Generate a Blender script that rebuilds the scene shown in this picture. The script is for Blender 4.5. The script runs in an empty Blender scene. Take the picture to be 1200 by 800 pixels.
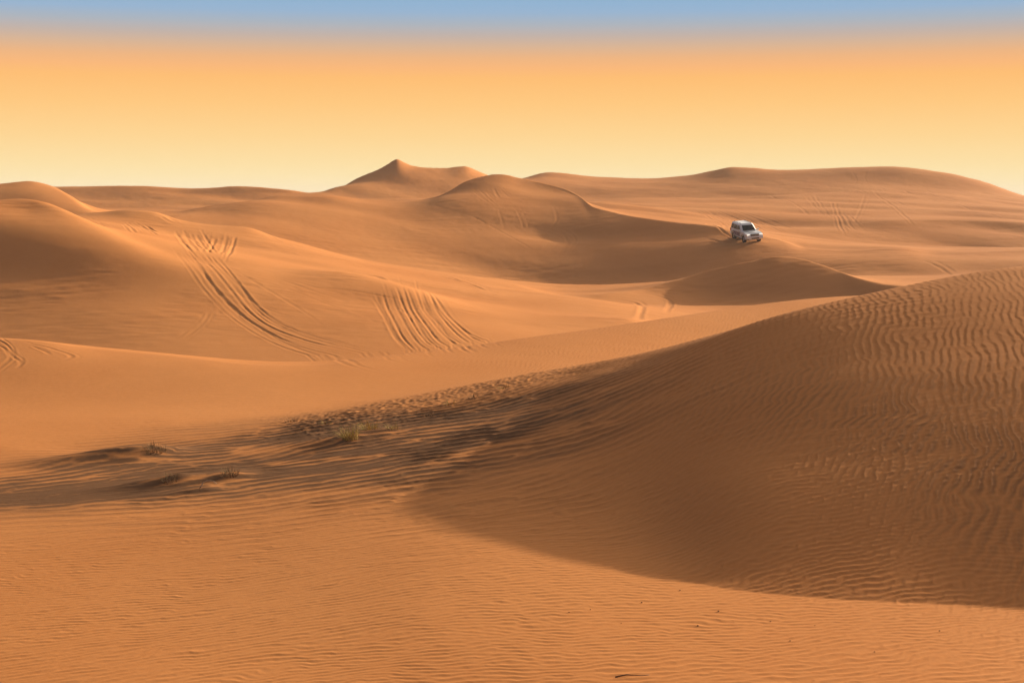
import bpy, bmesh, math, random
import numpy as np
from mathutils import Vector, Matrix

random.seed(4)
rng = np.random.default_rng(11)
C = bpy.context.scene.collection
PI = math.pi

# ------------------------------------------------------------------ camera constants
LENS = 50.0                         # mm on a 36 mm sensor
F = 1200 * LENS / 36.0              # survey pixels
PITCH = math.atan((400 - 226) / F)  # looking slightly down; true horizon at survey row 226
SP, CP = math.sin(PITCH), math.cos(PITCH)

def tan_elev(x, y):
    """survey row -> height per metre of forward distance (camera = origin)"""
    a = (400 - y) / F
    return (a * CP - SP) / (CP + a * SP)

def plan_ratio(x, e):
    """survey column + height ratio -> sideways metres per forward metre"""
    return (x - 600) / F * (CP - e * SP)

# ------------------------------------------------------------------ numeric helpers
def pchip(xk, yk, x):
    xk = np.asarray(xk, float); yk = np.asarray(yk, float)
    h = np.diff(xk); d = np.diff(yk) / h
    m = np.zeros_like(yk)
    for i in range(1, len(xk) - 1):
        if d[i - 1] * d[i] > 0:
            w1 = 2 * h[i] + h[i - 1]; w2 = h[i] + 2 * h[i - 1]
            m[i] = (w1 + w2) / (w1 / d[i - 1] + w2 / d[i])
    m[0], m[-1] = d[0], d[-1]
    x = np.clip(x, xk[0], xk[-1])
    k = np.clip(np.searchsorted(xk, x) - 1, 0, len(xk) - 2)
    t = (x - xk[k]) / h[k]
    return ((1 + 2 * t) * (1 - t) ** 2 * yk[k] + t * (1 - t) ** 2 * h[k] * m[k]
            + t * t * (3 - 2 * t) * yk[k + 1] + t * t * (t - 1) * h[k] * m[k + 1])

def smooth(a, n):
    if n < 1: return a
    k = np.exp(-0.5 * (np.arange(-3 * n, 3 * n + 1) / n) ** 2); k /= k.sum()
    return np.convolve(np.pad(a, 3 * n, mode='edge'), k, mode='valid')

def sstep(a, b, x):
    t = np.clip((x - a) / (b - a), 0, 1)
    return t * t * (3 - 2 * t)

TILE = 1024
SIZE = 1.33                         # metres per survey unit: fixed by the car, which is 5 m long
def band_noise(period_px, spread, angle=None, aspread=0.2):
    """periodic noise tile with energy near one wavelength (and, optionally, one direction)"""
    fx = np.fft.fftfreq(TILE)[None, :]; fy = np.fft.fftfreq(TILE)[:, None]
    fr = np.hypot(fx, fy) + 1e-9
    g = np.exp(-0.5 * (np.log(fr * period_px) / spread) ** 2)
    if angle is not None:
        da = np.arctan2(fy, fx) - angle
        g = g * np.exp(-0.5 * (np.sin(da) / aspread) ** 2)
    n = np.fft.ifft2(np.fft.fft2(rng.standard_normal((TILE, TILE))) * g).real
    return (n / n.std()).astype(np.float32)

def fractal_noise(beta, lo_px):
    fx = np.fft.fftfreq(TILE)[None, :]; fy = np.fft.fftfreq(TILE)[:, None]
    fr = np.hypot(fx, fy) + 1e-9
    g = np.where(fr > 1.0 / lo_px, fr ** (-beta), 0)
    n = np.fft.ifft2(np.fft.fft2(rng.standard_normal((TILE, TILE))) * g).real
    return (n / n.std()).astype(np.float32)

def sample(tile, x, y, px):
    """bilinear lookup of a periodic tile, px metres to a cell"""
    u = (np.asarray(x) / px) % TILE; v = (np.asarray(y) / px) % TILE
    i = np.floor(u).astype(np.int32); j = np.floor(v).astype(np.int32)
    fu = (u - i).astype(np.float32); fv = (v - j).astype(np.float32)
    i %= TILE; j %= TILE; i1 = (i + 1) % TILE; j1 = (j + 1) % TILE
    return ((tile[j, i] * (1 - fu) + tile[j, i1] * fu) * (1 - fv)
            + (tile[j1, i] * (1 - fu) + tile[j1, i1] * fu) * fv)

# ------------------------------------------------------------------ the dunes: crest, face and hollow lines
# each line is surveyed as (column, row, forward distance) or (column, row, None, height) or (column, None, distance, height)
XE = (-100, 300, 700, 1300)
def P(x, y, Y): return (x, y, Y, None)
def H(x, y, h): return (x, y, None, h)
def Z(x, Y, h): return (x, None, Y, h)
LINES = [
 # (name, points, crest sharpness as [(column, value)...], smoothing)
 ('stand',  [Z(x, 1.0, -1.62) for x in XE], 0),
 ('slope',  [Z(x, 8.0, -3.62) for x in XE], 0),
 ('plain',  [P(-100, 800, 13.2), P(300, 800, 12.6), P(700, 800, 12.1), P(1300, 800, 11.9)], 0),
 ('base',   [H(-100,640,-4.76),H(200,640,-4.62),H(400,625,-4.44),H(560,628,-4.30),H(680,648,-4.28),H(750,668,-4.27),H(850,690,-4.26),
             H(1000,703,-4.25),H(1200,711,-4.24),H(1300,714,-4.24),H(1500,722,-4.2),H(1800,730,-4.1)], [(600,0),(750,.5),(1000,.8),(1800,.8)]),
 ('face',   [H(-100,572,-4.72),H(200,570,-4.60),H(300,560,-4.52),P(400,548,22.5),P(500,540,22.2),P(620,540,21.8),P(740,545,20.5),P(850,550,17.9),
             P(1000,550,17.6),P(1200,550,17.25),P(1300,556,16.8),P(1500,580,16.2),P(1800,600,15.7)], 0),
 ('shoulder', [Z(-100,25.2,-4.70),Z(200,24.9,-4.6),Z(300,24.9,-4.52),P(400,512,25.0),P(500,495,25.4),P(620,490,25.2),P(740,475,23.8),P(850,450,21.3),P(1000,430,21.25),P(1200,410,21.3),P(1300,412,20.8),P(1500,432,20.6),P(1800,445,20.2)], 0),
 ('edge',   [P(-100,516,26.3),P(0,520,26.1),P(100,527,25.7),P(200,523,25.7),P(300,511,26),P(400,490,26.8),P(500,468,28.2),P(600,446,28.6),
             P(680,434,28.2),P(740,425,27.2),P(800,408,26.3),P(850,390,25.7),P(900,373,25.6),P(940,362,25.7),P(1000,348,26.0),P(1060,335,26.3),
             P(1130,321,26.6),P(1200,311,26.8),P(1300,309,27),P(1500,332,26),P(1800,354,25)], [(400,.0),(600,.15),(800,.3),(1200,.3)]),
 ('hollow', [Z(-100,30,-4.60),Z(0,30,-4.60),Z(200,29.5,-4.64),Z(300,30,-4.62),Z(500,33,-4.60),Z(700,38,-4.4),Z(780,40,-4.45),Z(900,42,-4.7),Z(1000,42.5,-4.8),Z(1200,42.5,-4.7),Z(1300,41,-4.7),Z(1800,38,-4.7)], 0),
 ('swell',  [P(-100,394,40),P(0,397,39),P(50,400,38.5),P(100,408,38),P(200,417,37),P(310,428,36),P(380,428,36.3),P(440,420,37.5),P(540,408,40),
             P(620,396,42),P(700,385,44),P(800,370,47),P(880,358,50),P(960,349,52),P(1060,344,54),P(1300,340,55)], .25),
 ('basin',  [Z(-100,52,-6.2),Z(0,52,-6.1),Z(200,50,-6.2),Z(310,47,-6.3),Z(450,48,-6.2),Z(700,54,-6.2),Z(960,61,-6.4),Z(1300,63,-6.4)], .6),
 ('flank',  [Z(-100,62,-5.4),Z(0,62,-4.75),Z(100,61,-4.45),Z(200,60,-4.6),Z(280,59,-5.3),Z(330,58,-5.95),Z(400,59,-5.45),Z(470,60,-4.65),
             Z(520,60,-5.35),Z(580,61,-5.8),Z(700,61,-6.1),Z(1000,66,-6.6),Z(1300,68,-6.6)], 0),
 ('brow',   [P(-100,242,77),P(0,235,81),P(20,231,82),P(50,236,80.5),P(100,258,77),P(150,280,73.3),P(200,298,70.7),P(250,310,69.5),P(300,317,69.2),
             P(340,320,70),P(400,319,71),P(440,325,71),P(470,334,70),P(510,347,69),P(560,361,67.5),P(640,369,67),P(740,371,67),Z(780,69,-6.3),Z(850,70,-6.7),
             Z(1000,71,-6.9),Z(1300,71,-6.9)], [(340,0),(420,.5),(460,.2),(1300,0)]),
 ('shelf',  [P(-100,258,91),P(0,255,90),P(100,253.5,89),P(150,263,88),P(200,276,87),P(250,287,86),P(300,292,86),P(400,309,84),P(500,330,82),P(600,342,79.5),P(660,348,78.5),P(700,351,77),P(735,355,75.5),
             Z(770,77,-6.65),Z(850,78,-6.8),Z(980,78,-6.6),Z(1040,77,-6.4),Z(1300,77,-6.4)], [(600,0),(680,.4),(760,.1),(1300,0)]),
 ('scoop',  [Z(-100,95,-2.1),Z(100,93,-1.38),Z(150,92,-1.55),Z(200,91,-2.1),Z(300,90.5,-2.9),Z(400,89,-4.05),Z(500,87,-5.0),Z(600,85.5,-5.75),Z(660,84.5,-6.05),Z(700,84,-6.4),Z(740,84,-6.65),
             Z(765,85,-6.75),Z(800,86,-6.8),Z(850,86,-6.65),Z(915,85.5,-6.25),Z(980,84,-6.3),Z(1040,82,-6.2),Z(1300,82,-6.2)], [(600,0),(700,.4),(1000,.5),(1100,0)]),
 ('ledge',  [P(-100,262,100),P(0,258,100),P(60,252,98),P(115,249,97),P(150,247,96),P(180,249,96),P(210,258,95.5),P(240,263,95),P(290,267,95),
             P(320,277,95),P(350,285,95),P(400,299,94),P(430,306,94),P(500,317,93),P(560,326,91.5),P(600,333,90.5),P(640,343,88),P(665,346.5,87),P(700,345,87),P(730,341,88.5),P(760,335,90.5),
             P(800,327,92),P(830,319,93),P(883,308,93),P(915,302,93),P(935,304,92.5),P(960,311,91),P(980,318,89.5),P(1005,327,87),P(1040,335,85),
             P(1100,340,84),P(1300,345,84)], [(600,.2),(680,.8),(760,.95),(1005,1),(1060,.1)]),
 ('dip',    [Z(-100,112,-3.6),Z(100,108,-3.0),Z(200,107,-2.9),Z(300,109,-3.2),Z(430,111,-5.8),Z(620,111,-7.25),Z(700,109,-7.2),Z(760,106.5,-7.05),Z(800,104.5,-6.7),Z(830,104,-6.3),Z(883,103.5,-5.7),Z(915,102.5,-5.4),Z(960,100,-5.6),
             Z(1005,99,-5.85),Z(1040,98,-5.85),Z(1100,98,-5.6),Z(1200,98,-5.4),Z(1300,98,-5.4)], .85),
 ('ridge',  [P(-100,222,130),P(0,215,132),P(32,212,133),P(57,217,132),P(83,230,127),P(113,248,122),P(150,252,122),P(200,250,126),P(250,241,134),
             P(300,233,137),P(340,229,140),P(380,229,140.5),P(430,234,141),P(470,236,140.8),P(500,234,140.6),P(525,223,144),P(555,210,148.5),P(585,204,150),
             P(610,209,149.5),P(640,215,147.5),P(670,222,144),P(682,231,139.6),P(692,241,135.1),P(720,249,131),P(760,257,126.6),P(800,262,123.6),P(830,264,121.5),
             P(865,271,118.6),P(890,275,117),P(920,282,115),P(945,290,112.5),P(980,291,111.5),P(1050,289,111),P(1100,295,110.5),P(1200,293,110),P(1300,292,110)],
             [(520,.3),(560,.9),(830,.95),(865,.7),(920,.8),(1000,.8),(1300,.6)]),
 ('back',   [Z(-100,145,-1.0),Z(0,145,-1.0),Z(150,146,-2.4),Z(300,150,-1.7),Z(500,160,-1.8),Z(600,160,-.6),Z(640,158,-.75),Z(670,154,-.75),Z(692,146,-1.1),Z(720,145,-1.5),Z(760,144,-2.1),
             Z(800,144,-2.45),Z(850,141,-3.05),Z(900,137,-3.75),Z(940,134,-4.7),Z(1000,139,-5.4),Z(1070,142.5,-5.6),Z(1200,142.5,-5.5),Z(1300,142,-5.4)], .6),
 ('mound',  [Z(-100,160,-1.7),Z(100,162,-2.1),Z(300,168,-2.1),Z(500,172,-2.0),Z(600,167,-1.6),Z(640,164,-1.1),P(690,234,160),P(720,238,160),P(760,243,160),P(800,248,158),
             P(850,256,155),P(900,265,150),P(940,269,148),P(1000,262,150),P(1070,256,154),P(1130,257,155),P(1200,262,154),P(1300,266,154)], [(900,0),(1000,.8),(1200,.7)]),
 ('rise',   [Z(-100,180,-1.7),Z(200,181,-2.0),Z(330,184,-1.8),Z(450,188,-1.7),Z(600,190,-1.9),Z(660,190,-1.2),P(700,233,190),P(800,231,190),P(870,232,190),P(950,226,192),P(1020,222,195),
             P(1100,226,195),P(1200,238,195),P(1300,250,195)], [(690,0),(760,.9),(1020,.9),(1100,.3)]),
 ('saddle', [Z(-100,189,-.9),Z(200,189,-1.0),Z(330,191,-1.1),Z(450,204,-.5),Z(540,210,-.4),Z(600,208,-1.2),Z(640,206,-1.6),Z(700,205,-1.7),Z(800,205,-1.5),Z(870,205,-1.2),Z(950,206,-.3),
             Z(1020,207,.2),Z(1100,207,-.4),Z(1200,208,-2.0),Z(1300,208,-3.5)], .7),
 ('spur',   [Z(-100,195,.2),Z(200,195,.15),Z(330,197,-.2),Z(400,207,.1),P(440,211,211),P(480,203,213),P(520,204,214),P(548,201.5,216),Z(575,217,1.0),Z(600,220,.6),Z(640,222,.3),Z(700,223,.2),
             Z(800,222,1.0),Z(870,221,1.6),Z(950,221,2.2),Z(1040,222,2.4),Z(1100,222,1.5),Z(1200,222,-1.2),Z(1300,222,-3.6)], [(400,0),(450,.8),(550,.8),(600,.1)]),
 ('skyline',[P(-100,216,200),P(65,219,200),P(150,218,200),P(240,221,200),P(280,218.5,200),P(330,222,200),P(375,226,205),P(395,221,212),P(420,208,216),
             P(445,198,218),P(457,191,219.5),P(465,186,220),P(472,189.5,220),P(480,193,220.5),P(492,195.5,221),P(520,197,223),P(545,195,224),P(560,200,226),P(575,206,228),P(600,212,232),
             P(612,209,235),P(645,202,238),P(700,207,240),P(760,209,240),P(800,206,238),P(830,201,236),P(860,196,235),P(920,199,236),P(1000,196,236),
             P(1040,195,236),P(1100,201,236),P(1150,212,236),P(1200,229,236),P(1300,250,236)], [(350,.2),(430,1),(570,1),(700,.3),(860,.4),(1300,.2)]),
 ('beyond', [Z(x, 300, -10) for x in XE], 0),
 ('far',    [Z(x, 480, -11) for x in XE], 0),
]

def line_table(points, xcol_smooth, U):
    us, rs, hs = [], [], []
    for (x, y, Y, h) in points:
        if y is not None:
            e = tan_elev(x, y)
            if Y is None: Y = h / e
            else: h = e * Y
        else:
            e = h / Y
        us.append(plan_ratio(x, e)); rs.append(Y); hs.append(h)
    o = np.argsort(us)
    us, rs, hs = np.array(us)[o], np.array(rs)[o], np.array(hs)[o]
    return pchip(us, rs, U), pchip(us, hs, U)

# ------------------------------------------------------------------ the grid: one polar sheet, fine in front, coarse elsewhere
def build_axes():
    half = math.radians(28.5)
    fine = np.linspace(-half, half, 1504)
    step = fine[1] - fine[0]
    out = []; a = half; s = step
    while True:
        s = min(s * 1.10, math.radians(3.0)); a += s
        if a >= PI - 1e-3: break
        out.append(a)
    out = np.array(out)
    th = np.concatenate([-out[::-1], fine, out])
    r = [0.3]
    while r[-1] < 11.2: r.append(r[-1] * 1.03)
    r[-1] = 11.2
    while r[-1] < 48: r.append(r[-1] * 1.0016)
    while r[-1] < 245: r.append(r[-1] * 1.0021)
    while r[-1] < 330: r.append(r[-1] * 1.006)
    while r[-1] < 1500: r.append(r[-1] * 1.03)
    return th, np.array(r)

TH, R = build_axes()
NT, NR = len(TH), len(R)

def dune_height(TH, R, soft=1):
    lim = math.radians(52)
    U = np.tan(np.clip(TH, -lim, lim))
    px = np.median(np.diff(U[np.abs(TH) < .3]))
    tabs = []
    for (name, pts, sharp) in LINES:
        Y, h = line_table(pts, 0, U)
        n = {'skyline': 2, 'ridge': 3, 'ledge': 2, 'brow': 12, 'swell': 14, 'edge': 22}.get(name, 34) * (8 if soft > 1 and name in ('skyline', 'ridge', 'ledge', 'brow') else ((1.4 if name in ('shelf', 'scoop') else 3) if soft > 1 else 1))
        n = int(n); Y, h = smooth(Y, n), smooth(h, n)
        rr = Y * np.sqrt(1 + U * U)
        if np.isscalar(sharp): s = np.full(len(U), float(sharp))
        else:
            xs = [plan_ratio(x, 0) for x, v in sharp]; s = smooth(np.interp(U, xs, [v for x, v in sharp]), 45)
        tabs.append((rr, h, s))
    K = len(tabs)
    rr = np.stack([t[0] for t in tabs]); hh = np.stack([t[1] for t in tabs]); ss = np.stack([t[2] for t in tabs])
    dr = np.diff(rr, axis=0); d = np.diff(hh, axis=0) / dr
    m = np.zeros((K, len(U)))
    a, b = d[:-1], d[1:]
    w1 = 2 * dr[1:] + dr[:-1]; w2 = dr[1:] + 2 * dr[:-1]
    same = a * b > 0
    with np.errstate(divide='ignore', invalid='ignore'):
        m[1:-1] = np.where(same, (w1 + w2) / (w1 / np.where(same, a, 1) + w2 / np.where(same, b, 1)), 0)
    m = np.stack([smooth(v, 30 if soft == 1 else 60) for v in m])
    mlo, mhi = m.copy(), m.copy()                     # slope arriving at / leaving each line
    mlo[1:] = m[1:] * (1 - ss[1:]) + d * ss[1:]
    mhi[:-1] = m[:-1] * (1 - ss[:-1]) + d * ss[:-1]
    Hh = np.full((len(R), len(U)), 0.0)
    Rg = R[:, None]
    for k in range(K - 1):
        t = (Rg - rr[k][None]) / dr[k][None]
        sel = (t >= 0) & (t < 1)
        i0 = np.searchsorted(R, rr[k].min()) ; i1 = np.searchsorted(R, rr[k + 1].max()) + 1
        i0 = max(i0 - 1, 0)
        t = t[i0:i1]; sel = sel[i0:i1]
        v = ((1 + 2 * t) * (1 - t) ** 2 * hh[k] + t * (1 - t) ** 2 * dr[k] * mhi[k]
             + t * t * (3 - 2 * t) * hh[k + 1] + t * t * (t - 1) * dr[k] * mlo[k + 1])
        Hh[i0:i1] = np.where(sel, v, Hh[i0:i1])
    Hh = np.where(Rg < rr[0][None], hh[0][None], Hh)
    Hh = np.where(Rg >= rr[-1][None], hh[-1][None] - 0.004 * (Rg - rr[-1][None]), Hh)
    return Hh, {t: tabs[i][0] for i, (t, _, _) in enumerate(LINES)}

X = (R[:, None] * np.sin(TH)[None]); Y = (R[:, None] * np.cos(TH)[None])
RR = np.broadcast_to(R[:, None], X.shape); TT = np.broadcast_to(TH[None], X.shape)
Hgt, crest = dune_height(TH, R)
# crest detail is crisp at the crest and softens away from it
Hsoft, _ = dune_height(TH, R, 2)
keep = np.zeros_like(Hgt)
for nm in ('edge', 'swell', 'brow', 'ledge', 'ridge', 'mound', 'rise', 'skyline'):
    rc = crest[nm][None]
    keep = np.maximum(keep, np.exp(-((R[:, None] - rc) / ((0.055 if nm == 'brow' else 0.03) * rc)) ** 2))
keep = np.maximum(keep, sstep(-21, -15, -RR))
Hgt = Hgt * keep + Hsoft * (1 - keep)

# dunes all round, outside the sector the photograph shows
big = fractal_noise(1.7, 300)
roll = -4.3 + 1.5 * sample(big, X, Y, .55) * sstep(4, 40, RR)
wside = sstep(math.radians(40), math.radians(75), np.abs(TT))
nearfade = sstep(3, 14, RR)
Hgt = Hgt * (1 - wside * nearfade) + roll * wside * nearfade
Hgt += sstep(300, 600, RR) * (1 - wside) * 2.2 * sample(big, X, Y, 1.7)


# gentle natural unevenness
mid = fractal_noise(1.6, 140)
Hgt += 0.0007 * RR.clip(0, 240) * sample(mid, X * .8 + Y * .25, Y * .9 - X * .2, .11) * sstep(9, 20, RR) * .10

DTH = TH[NT // 2 + 1] - TH[NT // 2]
def col_of(theta): return int(np.argmin(np.abs(TH - theta)))
EL = (Hgt + 0) / Y.clip(.05)                              # height per forward metre, for sighting
def sight(x, y, rmin=10.0):
    """first point of the sand on the line of sight through survey point (x, y)"""
    e = tan_elev(x, y); u = plan_ratio(x, e); th = math.atan(u)
    j = col_of(th); i0 = np.searchsorted(R, rmin)
    hit = np.nonzero(EL[i0:, j] >= e)[0]
    i = i0 + (hit[0] if len(hit) else 0)
    return R[i] * math.sin(th), R[i] * math.cos(th)
def ground(x, y):
    r = math.hypot(x, y); th = math.atan2(x, y)
    j = int(np.clip(np.searchsorted(TH, th) - 1, 0, NT - 2)); i = int(np.clip(np.searchsorted(R, r) - 1, 0, NR - 2))
    a = (th - TH[j]) / (TH[j + 1] - TH[j]); b = (r - R[i]) / (R[i + 1] - R[i])
    return float((Hgt[i, j] * (1 - a) + Hgt[i, j + 1] * a) * (1 - b) + (Hgt[i + 1, j] * (1 - a) + Hgt[i + 1, j + 1] * a) * b)

def dense(pts, n=6):
    """rounded polyline through survey points"""
    p = np.array(pts, float); out = []
    q = np.vstack([2 * p[0] - p[1], p, 2 * p[-1] - p[-2]])
    for k in range(1, len(q) - 2):
        for t in np.linspace(0, 1, n, endpoint=False):
            a, b, c, d = q[k - 1], q[k], q[k + 1], q[k + 2]
            out.append(.5 * (2 * b + (c - a) * t + (2 * a - 5 * b + 4 * c - d) * t * t + (3 * b - a - 3 * c + d) * t ** 3))
    out.append(q[-2]); return np.array(out)

def near_polyline(pl, reach):
    """indices of the sand grid near a plan polyline, distance to it, signed side, and position along it (0..1)"""
    th = np.arctan2(pl[:, 0], pl[:, 1]); r = np.hypot(pl[:, 0], pl[:, 1])
    pad = reach / r.min()
    j0, j1 = np.searchsorted(TH, th.min() - pad), np.searchsorted(TH, th.max() + pad)
    i0, i1 = np.searchsorted(R, r.min() - reach), np.searchsorted(R, r.max() + reach)
    gx, gy = X[i0:i1, j0:j1], Y[i0:i1, j0:j1]
    best = np.full(gx.shape, 1e9); along = np.zeros(gx.shape)
    n = len(pl) - 1
    for k in range(n):
        a, b = pl[k], pl[k + 1]; d = b - a; l2 = max(float(d @ d), 1e-9)
        t = np.clip(((gx - a[0]) * d[0] + (gy - a[1]) * d[1]) / l2, 0, 1)
        dd = np.hypot(gx - a[0] - t * d[0], gy - a[1] - t * d[1])
        m = dd < best
        best = np.where(m, dd, best); along = np.where(m, (k + t) / n, along)
    return (slice(i0, i1), slice(j0, j1)), best, along

rut_rng = random.Random(77)
TRACKED = np.zeros_like(Hgt)
wob = fractal_noise(1.2, 60)
def rut(pts, width=.2, depth=.12, taper=(.34, .36), echo=True):
    """one wheel rut with thrown-up rims, pressed into the sand"""
    if not isinstance(pts, np.ndarray):
        p0, p1, p2, p3 = (np.array(v, float) for v in (pts[0], pts[1], pts[-2], pts[-1]))
        pts = [tuple(p0 + (p0 - p1) * .30)] + list(pts) + [tuple(p3 + (p3 - p2) * .30)]     # runs on and fades out
        if echo:
            for _ in range(2):
                ox, oy = rut_rng.uniform(-6, 6), rut_rng.uniform(-3, 3); st = rut_rng.uniform(.85, 1.25)
                m_ = np.mean(pts, axis=0)
                rut([tuple(m_ + (np.array(v) - m_) * st + (ox, oy)) for v in pts], width * .8, depth * rut_rng.uniform(.2, .55), taper, False)
    pl = pts if isinstance(pts, np.ndarray) else np.array([sight(x, y, 30 if y < 440 else 10) for x, y in dense(pts)])
    keepers = [0]
    for k in range(1, len(pl)):
        if np.hypot(*(pl[k] - pl[keepers[-1]])) < 25: keepers.append(k)
    pl = pl[keepers]
    for _ in range(2): pl[1:-1] = .25 * pl[:-2] + .5 * pl[1:-1] + .25 * pl[2:]
    sl, d, al = near_polyline(pl, 5 * width)
    w = .42 * width * (1 + .12 * sample(wob, X[sl], Y[sl], .15))
    f = sstep(0, taper[0], al) * sstep(0, taper[1], 1 - al) * (.8 + .15 * sample(wob, X[sl], Y[sl], .25))
    prof = -np.exp(-(d / w) ** 2) + .42 * np.exp(-((d - 2.0 * w) / (.8 * w)) ** 2)
    Hgt[sl] += .22 * depth * f * prof
    TRACKED[sl] = np.maximum(TRACKED[sl], np.exp(-(d / (2.5 * w)) ** 2))

def at(ox, oy, k, pts): return [(ox + x / k, oy + y / k) for x, y in pts]
def A(*p): return at(0, 180, 3, p)
def B(*p): return at(350, 180, 3, p)
def D(*p): return at(800, 180, 3, p)
# two wheel pairs down the big left dune
for dx, dy in ((0, 0), (9, -3), (19, -7)):
    rut(A((648 + dx, 362 + dy), (690 + dx, 412 + dy), (730 + dx, 470 + dy), (790 + dx, 540 + dy), (850 + dx, 592 + dy), (950 + dx, 650 + dy), (1050 + dx, 690 + dy), (1200 + dx, 728 + dy)), .17, .09)
    rut(A((735 + dx, 372 + dy), (775 + dx, 412 + dy), (830 + dx, 480 + dy), (880 + dx, 545 + dy), (950 + dx, 600 + dy), (1050 + dx, 640 + dy), (1150 + dx, 668 + dy), (1250 + dx, 690 + dy), (1360 + dx, 715 + dy)), .17, .09)
# short climbs at the lip above them
for p in (((622, 285), (640, 312), (665, 342)), ((650, 285), (668, 315), (690, 340)), ((695, 290), (712, 320), (738, 350)), ((722, 288), (735, 310), (752, 338)), ((755, 298), (748, 320), (735, 342)),
          ((797, 298), (790, 325), (783, 345)), ((826, 300), (818, 325), (803, 358)), ((660, 288), (690, 318), (712, 334)), ((500, 255), (520, 268), (545, 282)), ((520, 255), (542, 270), (575, 280)), ((445, 250), (455, 258), (472, 272))):
    rut(A(*p), .19, .12)
rut(A((590, 225), (615, 238), (640, 243), (672, 248)), .35, .20)
rut(A((990, 345), (1025, 352), (1062, 366)), .25, .12)
rut(A((955, 292), (985, 312), (1025, 328)), .2, .08)
rut(A((735, 562), (712, 600), (660, 640)), .16, .022)
rut(A((880, 415), (990, 445), (1080, 475), (1180, 502)), .2, .06); rut(A((930, 425), (1050, 455), (1200, 490)), .2, .06)
# turning marks on the near swell at the left edge
rut(A((-20, 650), (12, 665), (35, 685), (45, 712), (75, 735), (60, 752)), .10, .045)
rut(A((-20, 668), (10, 682), (30, 705), (35, 720), (0, 748)), .10, .045)
rut(A((85, 660), (130, 672), (190, 688), (255, 712), (230, 724)), .10, .05)
rut(A((120, 680), (150, 692), (170, 702)), .10, .05)
# the fan of ruts on the nose of the dune
for p in (((275, 520), (300, 570), (335, 640), (375, 684)), ((325, 492), (350, 550), (385, 622), (425, 672), (460, 692)), ((350, 490), (378, 550), (412, 618), (455, 668), (500, 684)),
          ((385, 490), (418, 560), (458, 620), (492, 660), (535, 682)), ((412, 488), (440, 545), (480, 605), (520, 650), (560, 676)), ((432, 488), (455, 548), (495, 605), (535, 650), (585, 672)),
          ((455, 492), (488, 552), (530, 612), (578, 655), (610, 668)), ((480, 510), (520, 562), (565, 612), (615, 650), (650, 664)), ((505, 535), (545, 585), (600, 635), (672, 662)),
          ((300, 505), (320, 560), (360, 640), (395, 680)), ((370, 492), (405, 575), (440, 640), (480, 676))):
    rut(B(*p), .14, .085)
rut(B((490, 430), (545, 443), (600, 460), (668, 486)), .22, .12); rut(B((520, 432), (580, 450), (632, 472), (650, 482)), .22, .12)
rut(B((215, 398), (300, 418), (405, 442)), .18, .08); rut(B((260, 395), (340, 420), (430, 436)), .18, .06)
rut(B((110, 424), (200, 422), (270, 430), (305, 442)), .4, .16)
# old marks on the long shaded slope
for p in (((0, 260), (140, 263), (300, 270), (420, 278)), ((60, 280), (200, 290), (380, 296), (540, 306)), ((0, 296), (120, 306), (260, 318)), ((200, 318), (380, 322), (560, 322)), ((350, 280), (480, 288), (640, 282)),
          ((720, 268), (800, 260), (890, 276), (940, 300)), ((880, 258), (940, 268), (975, 295), (955, 335)), ((860, 262), (930, 280), (950, 315), (930, 350)), ((700, 318), (900, 330), (1199, 318)), ((1000, 300), (1150, 322), (1300, 322))):
    rut(B(*p), .26, .05)
for p in (((620, 135), (650, 165), (690, 190)), ((640, 130), (672, 168), (700, 192)), ((665, 140), (690, 170), (735, 180)), ((690, 130), (705, 160), (740, 178)), ((715, 130), (740, 155), (770, 165)), ((705, 205), (715, 235), (722, 255)), ((770, 210), (785, 240), (790, 255)), ((905, 205), (910, 235), (895, 255))):
    rut(B(*p), .24, .055)
# parallel runs behind the car and the fan above it
for p in (((60, 208), (110, 232), (168, 262)), ((95, 206), (150, 232), (190, 250)), ((135, 208), (200, 232), (262, 258), (290, 272)), ((155, 205), (240, 234), (335, 270)), ((190, 205), (285, 238), (388, 267)), ((225, 212), (320, 238), (410, 264))):
    rut(D(*p), .28, .14)
for p in (((437, 154), (462, 184), (500, 216)), ((470, 155), (488, 184), (515, 218)), ((455, 156), (480, 190), (520, 224)), ((540, 180), (552, 218), (576, 270)), ((556, 222), (570, 246), (592, 264)), ((640, 150), (626, 190), (606, 236)),
          ((590, 220), (606, 238), (628, 254)), ((570, 218), (585, 242), (602, 262)), ((545, 220), (552, 246), (560, 268)), ((600, 70), (612, 90), (606, 108)), ((646, 68), (640, 86), (648, 102))):
    rut(D(*p), .28, .09)
rut(D((855, 384), (900, 400), (936, 420)), .25, .12); rut(D((880, 380), (920, 396), (950, 412)), .25, .06)
for p in (((640, 110), (800, 132), (1000, 180)), ((700, 120), (900, 165), (1100, 215)), ((0, 110), (160, 116), (420, 108)), ((60, 128), (300, 122), (520, 132))):
    rut(D(*p), .45, .10)
rut(at(580, 190, 4, [(752, 620), (800, 632), (818, 650), (800, 700)]), .25, .10); rut(at(580, 190, 4, [(778, 615), (815, 632), (832, 655), (812, 702)]), .25, .08)
rut(at(580, 190, 4, [(600, 648), (665, 660), (690, 685), (672, 722)]), .3, .14)
rut(D((95, 300), (140, 312), (185, 318)), .35, .16)

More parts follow.
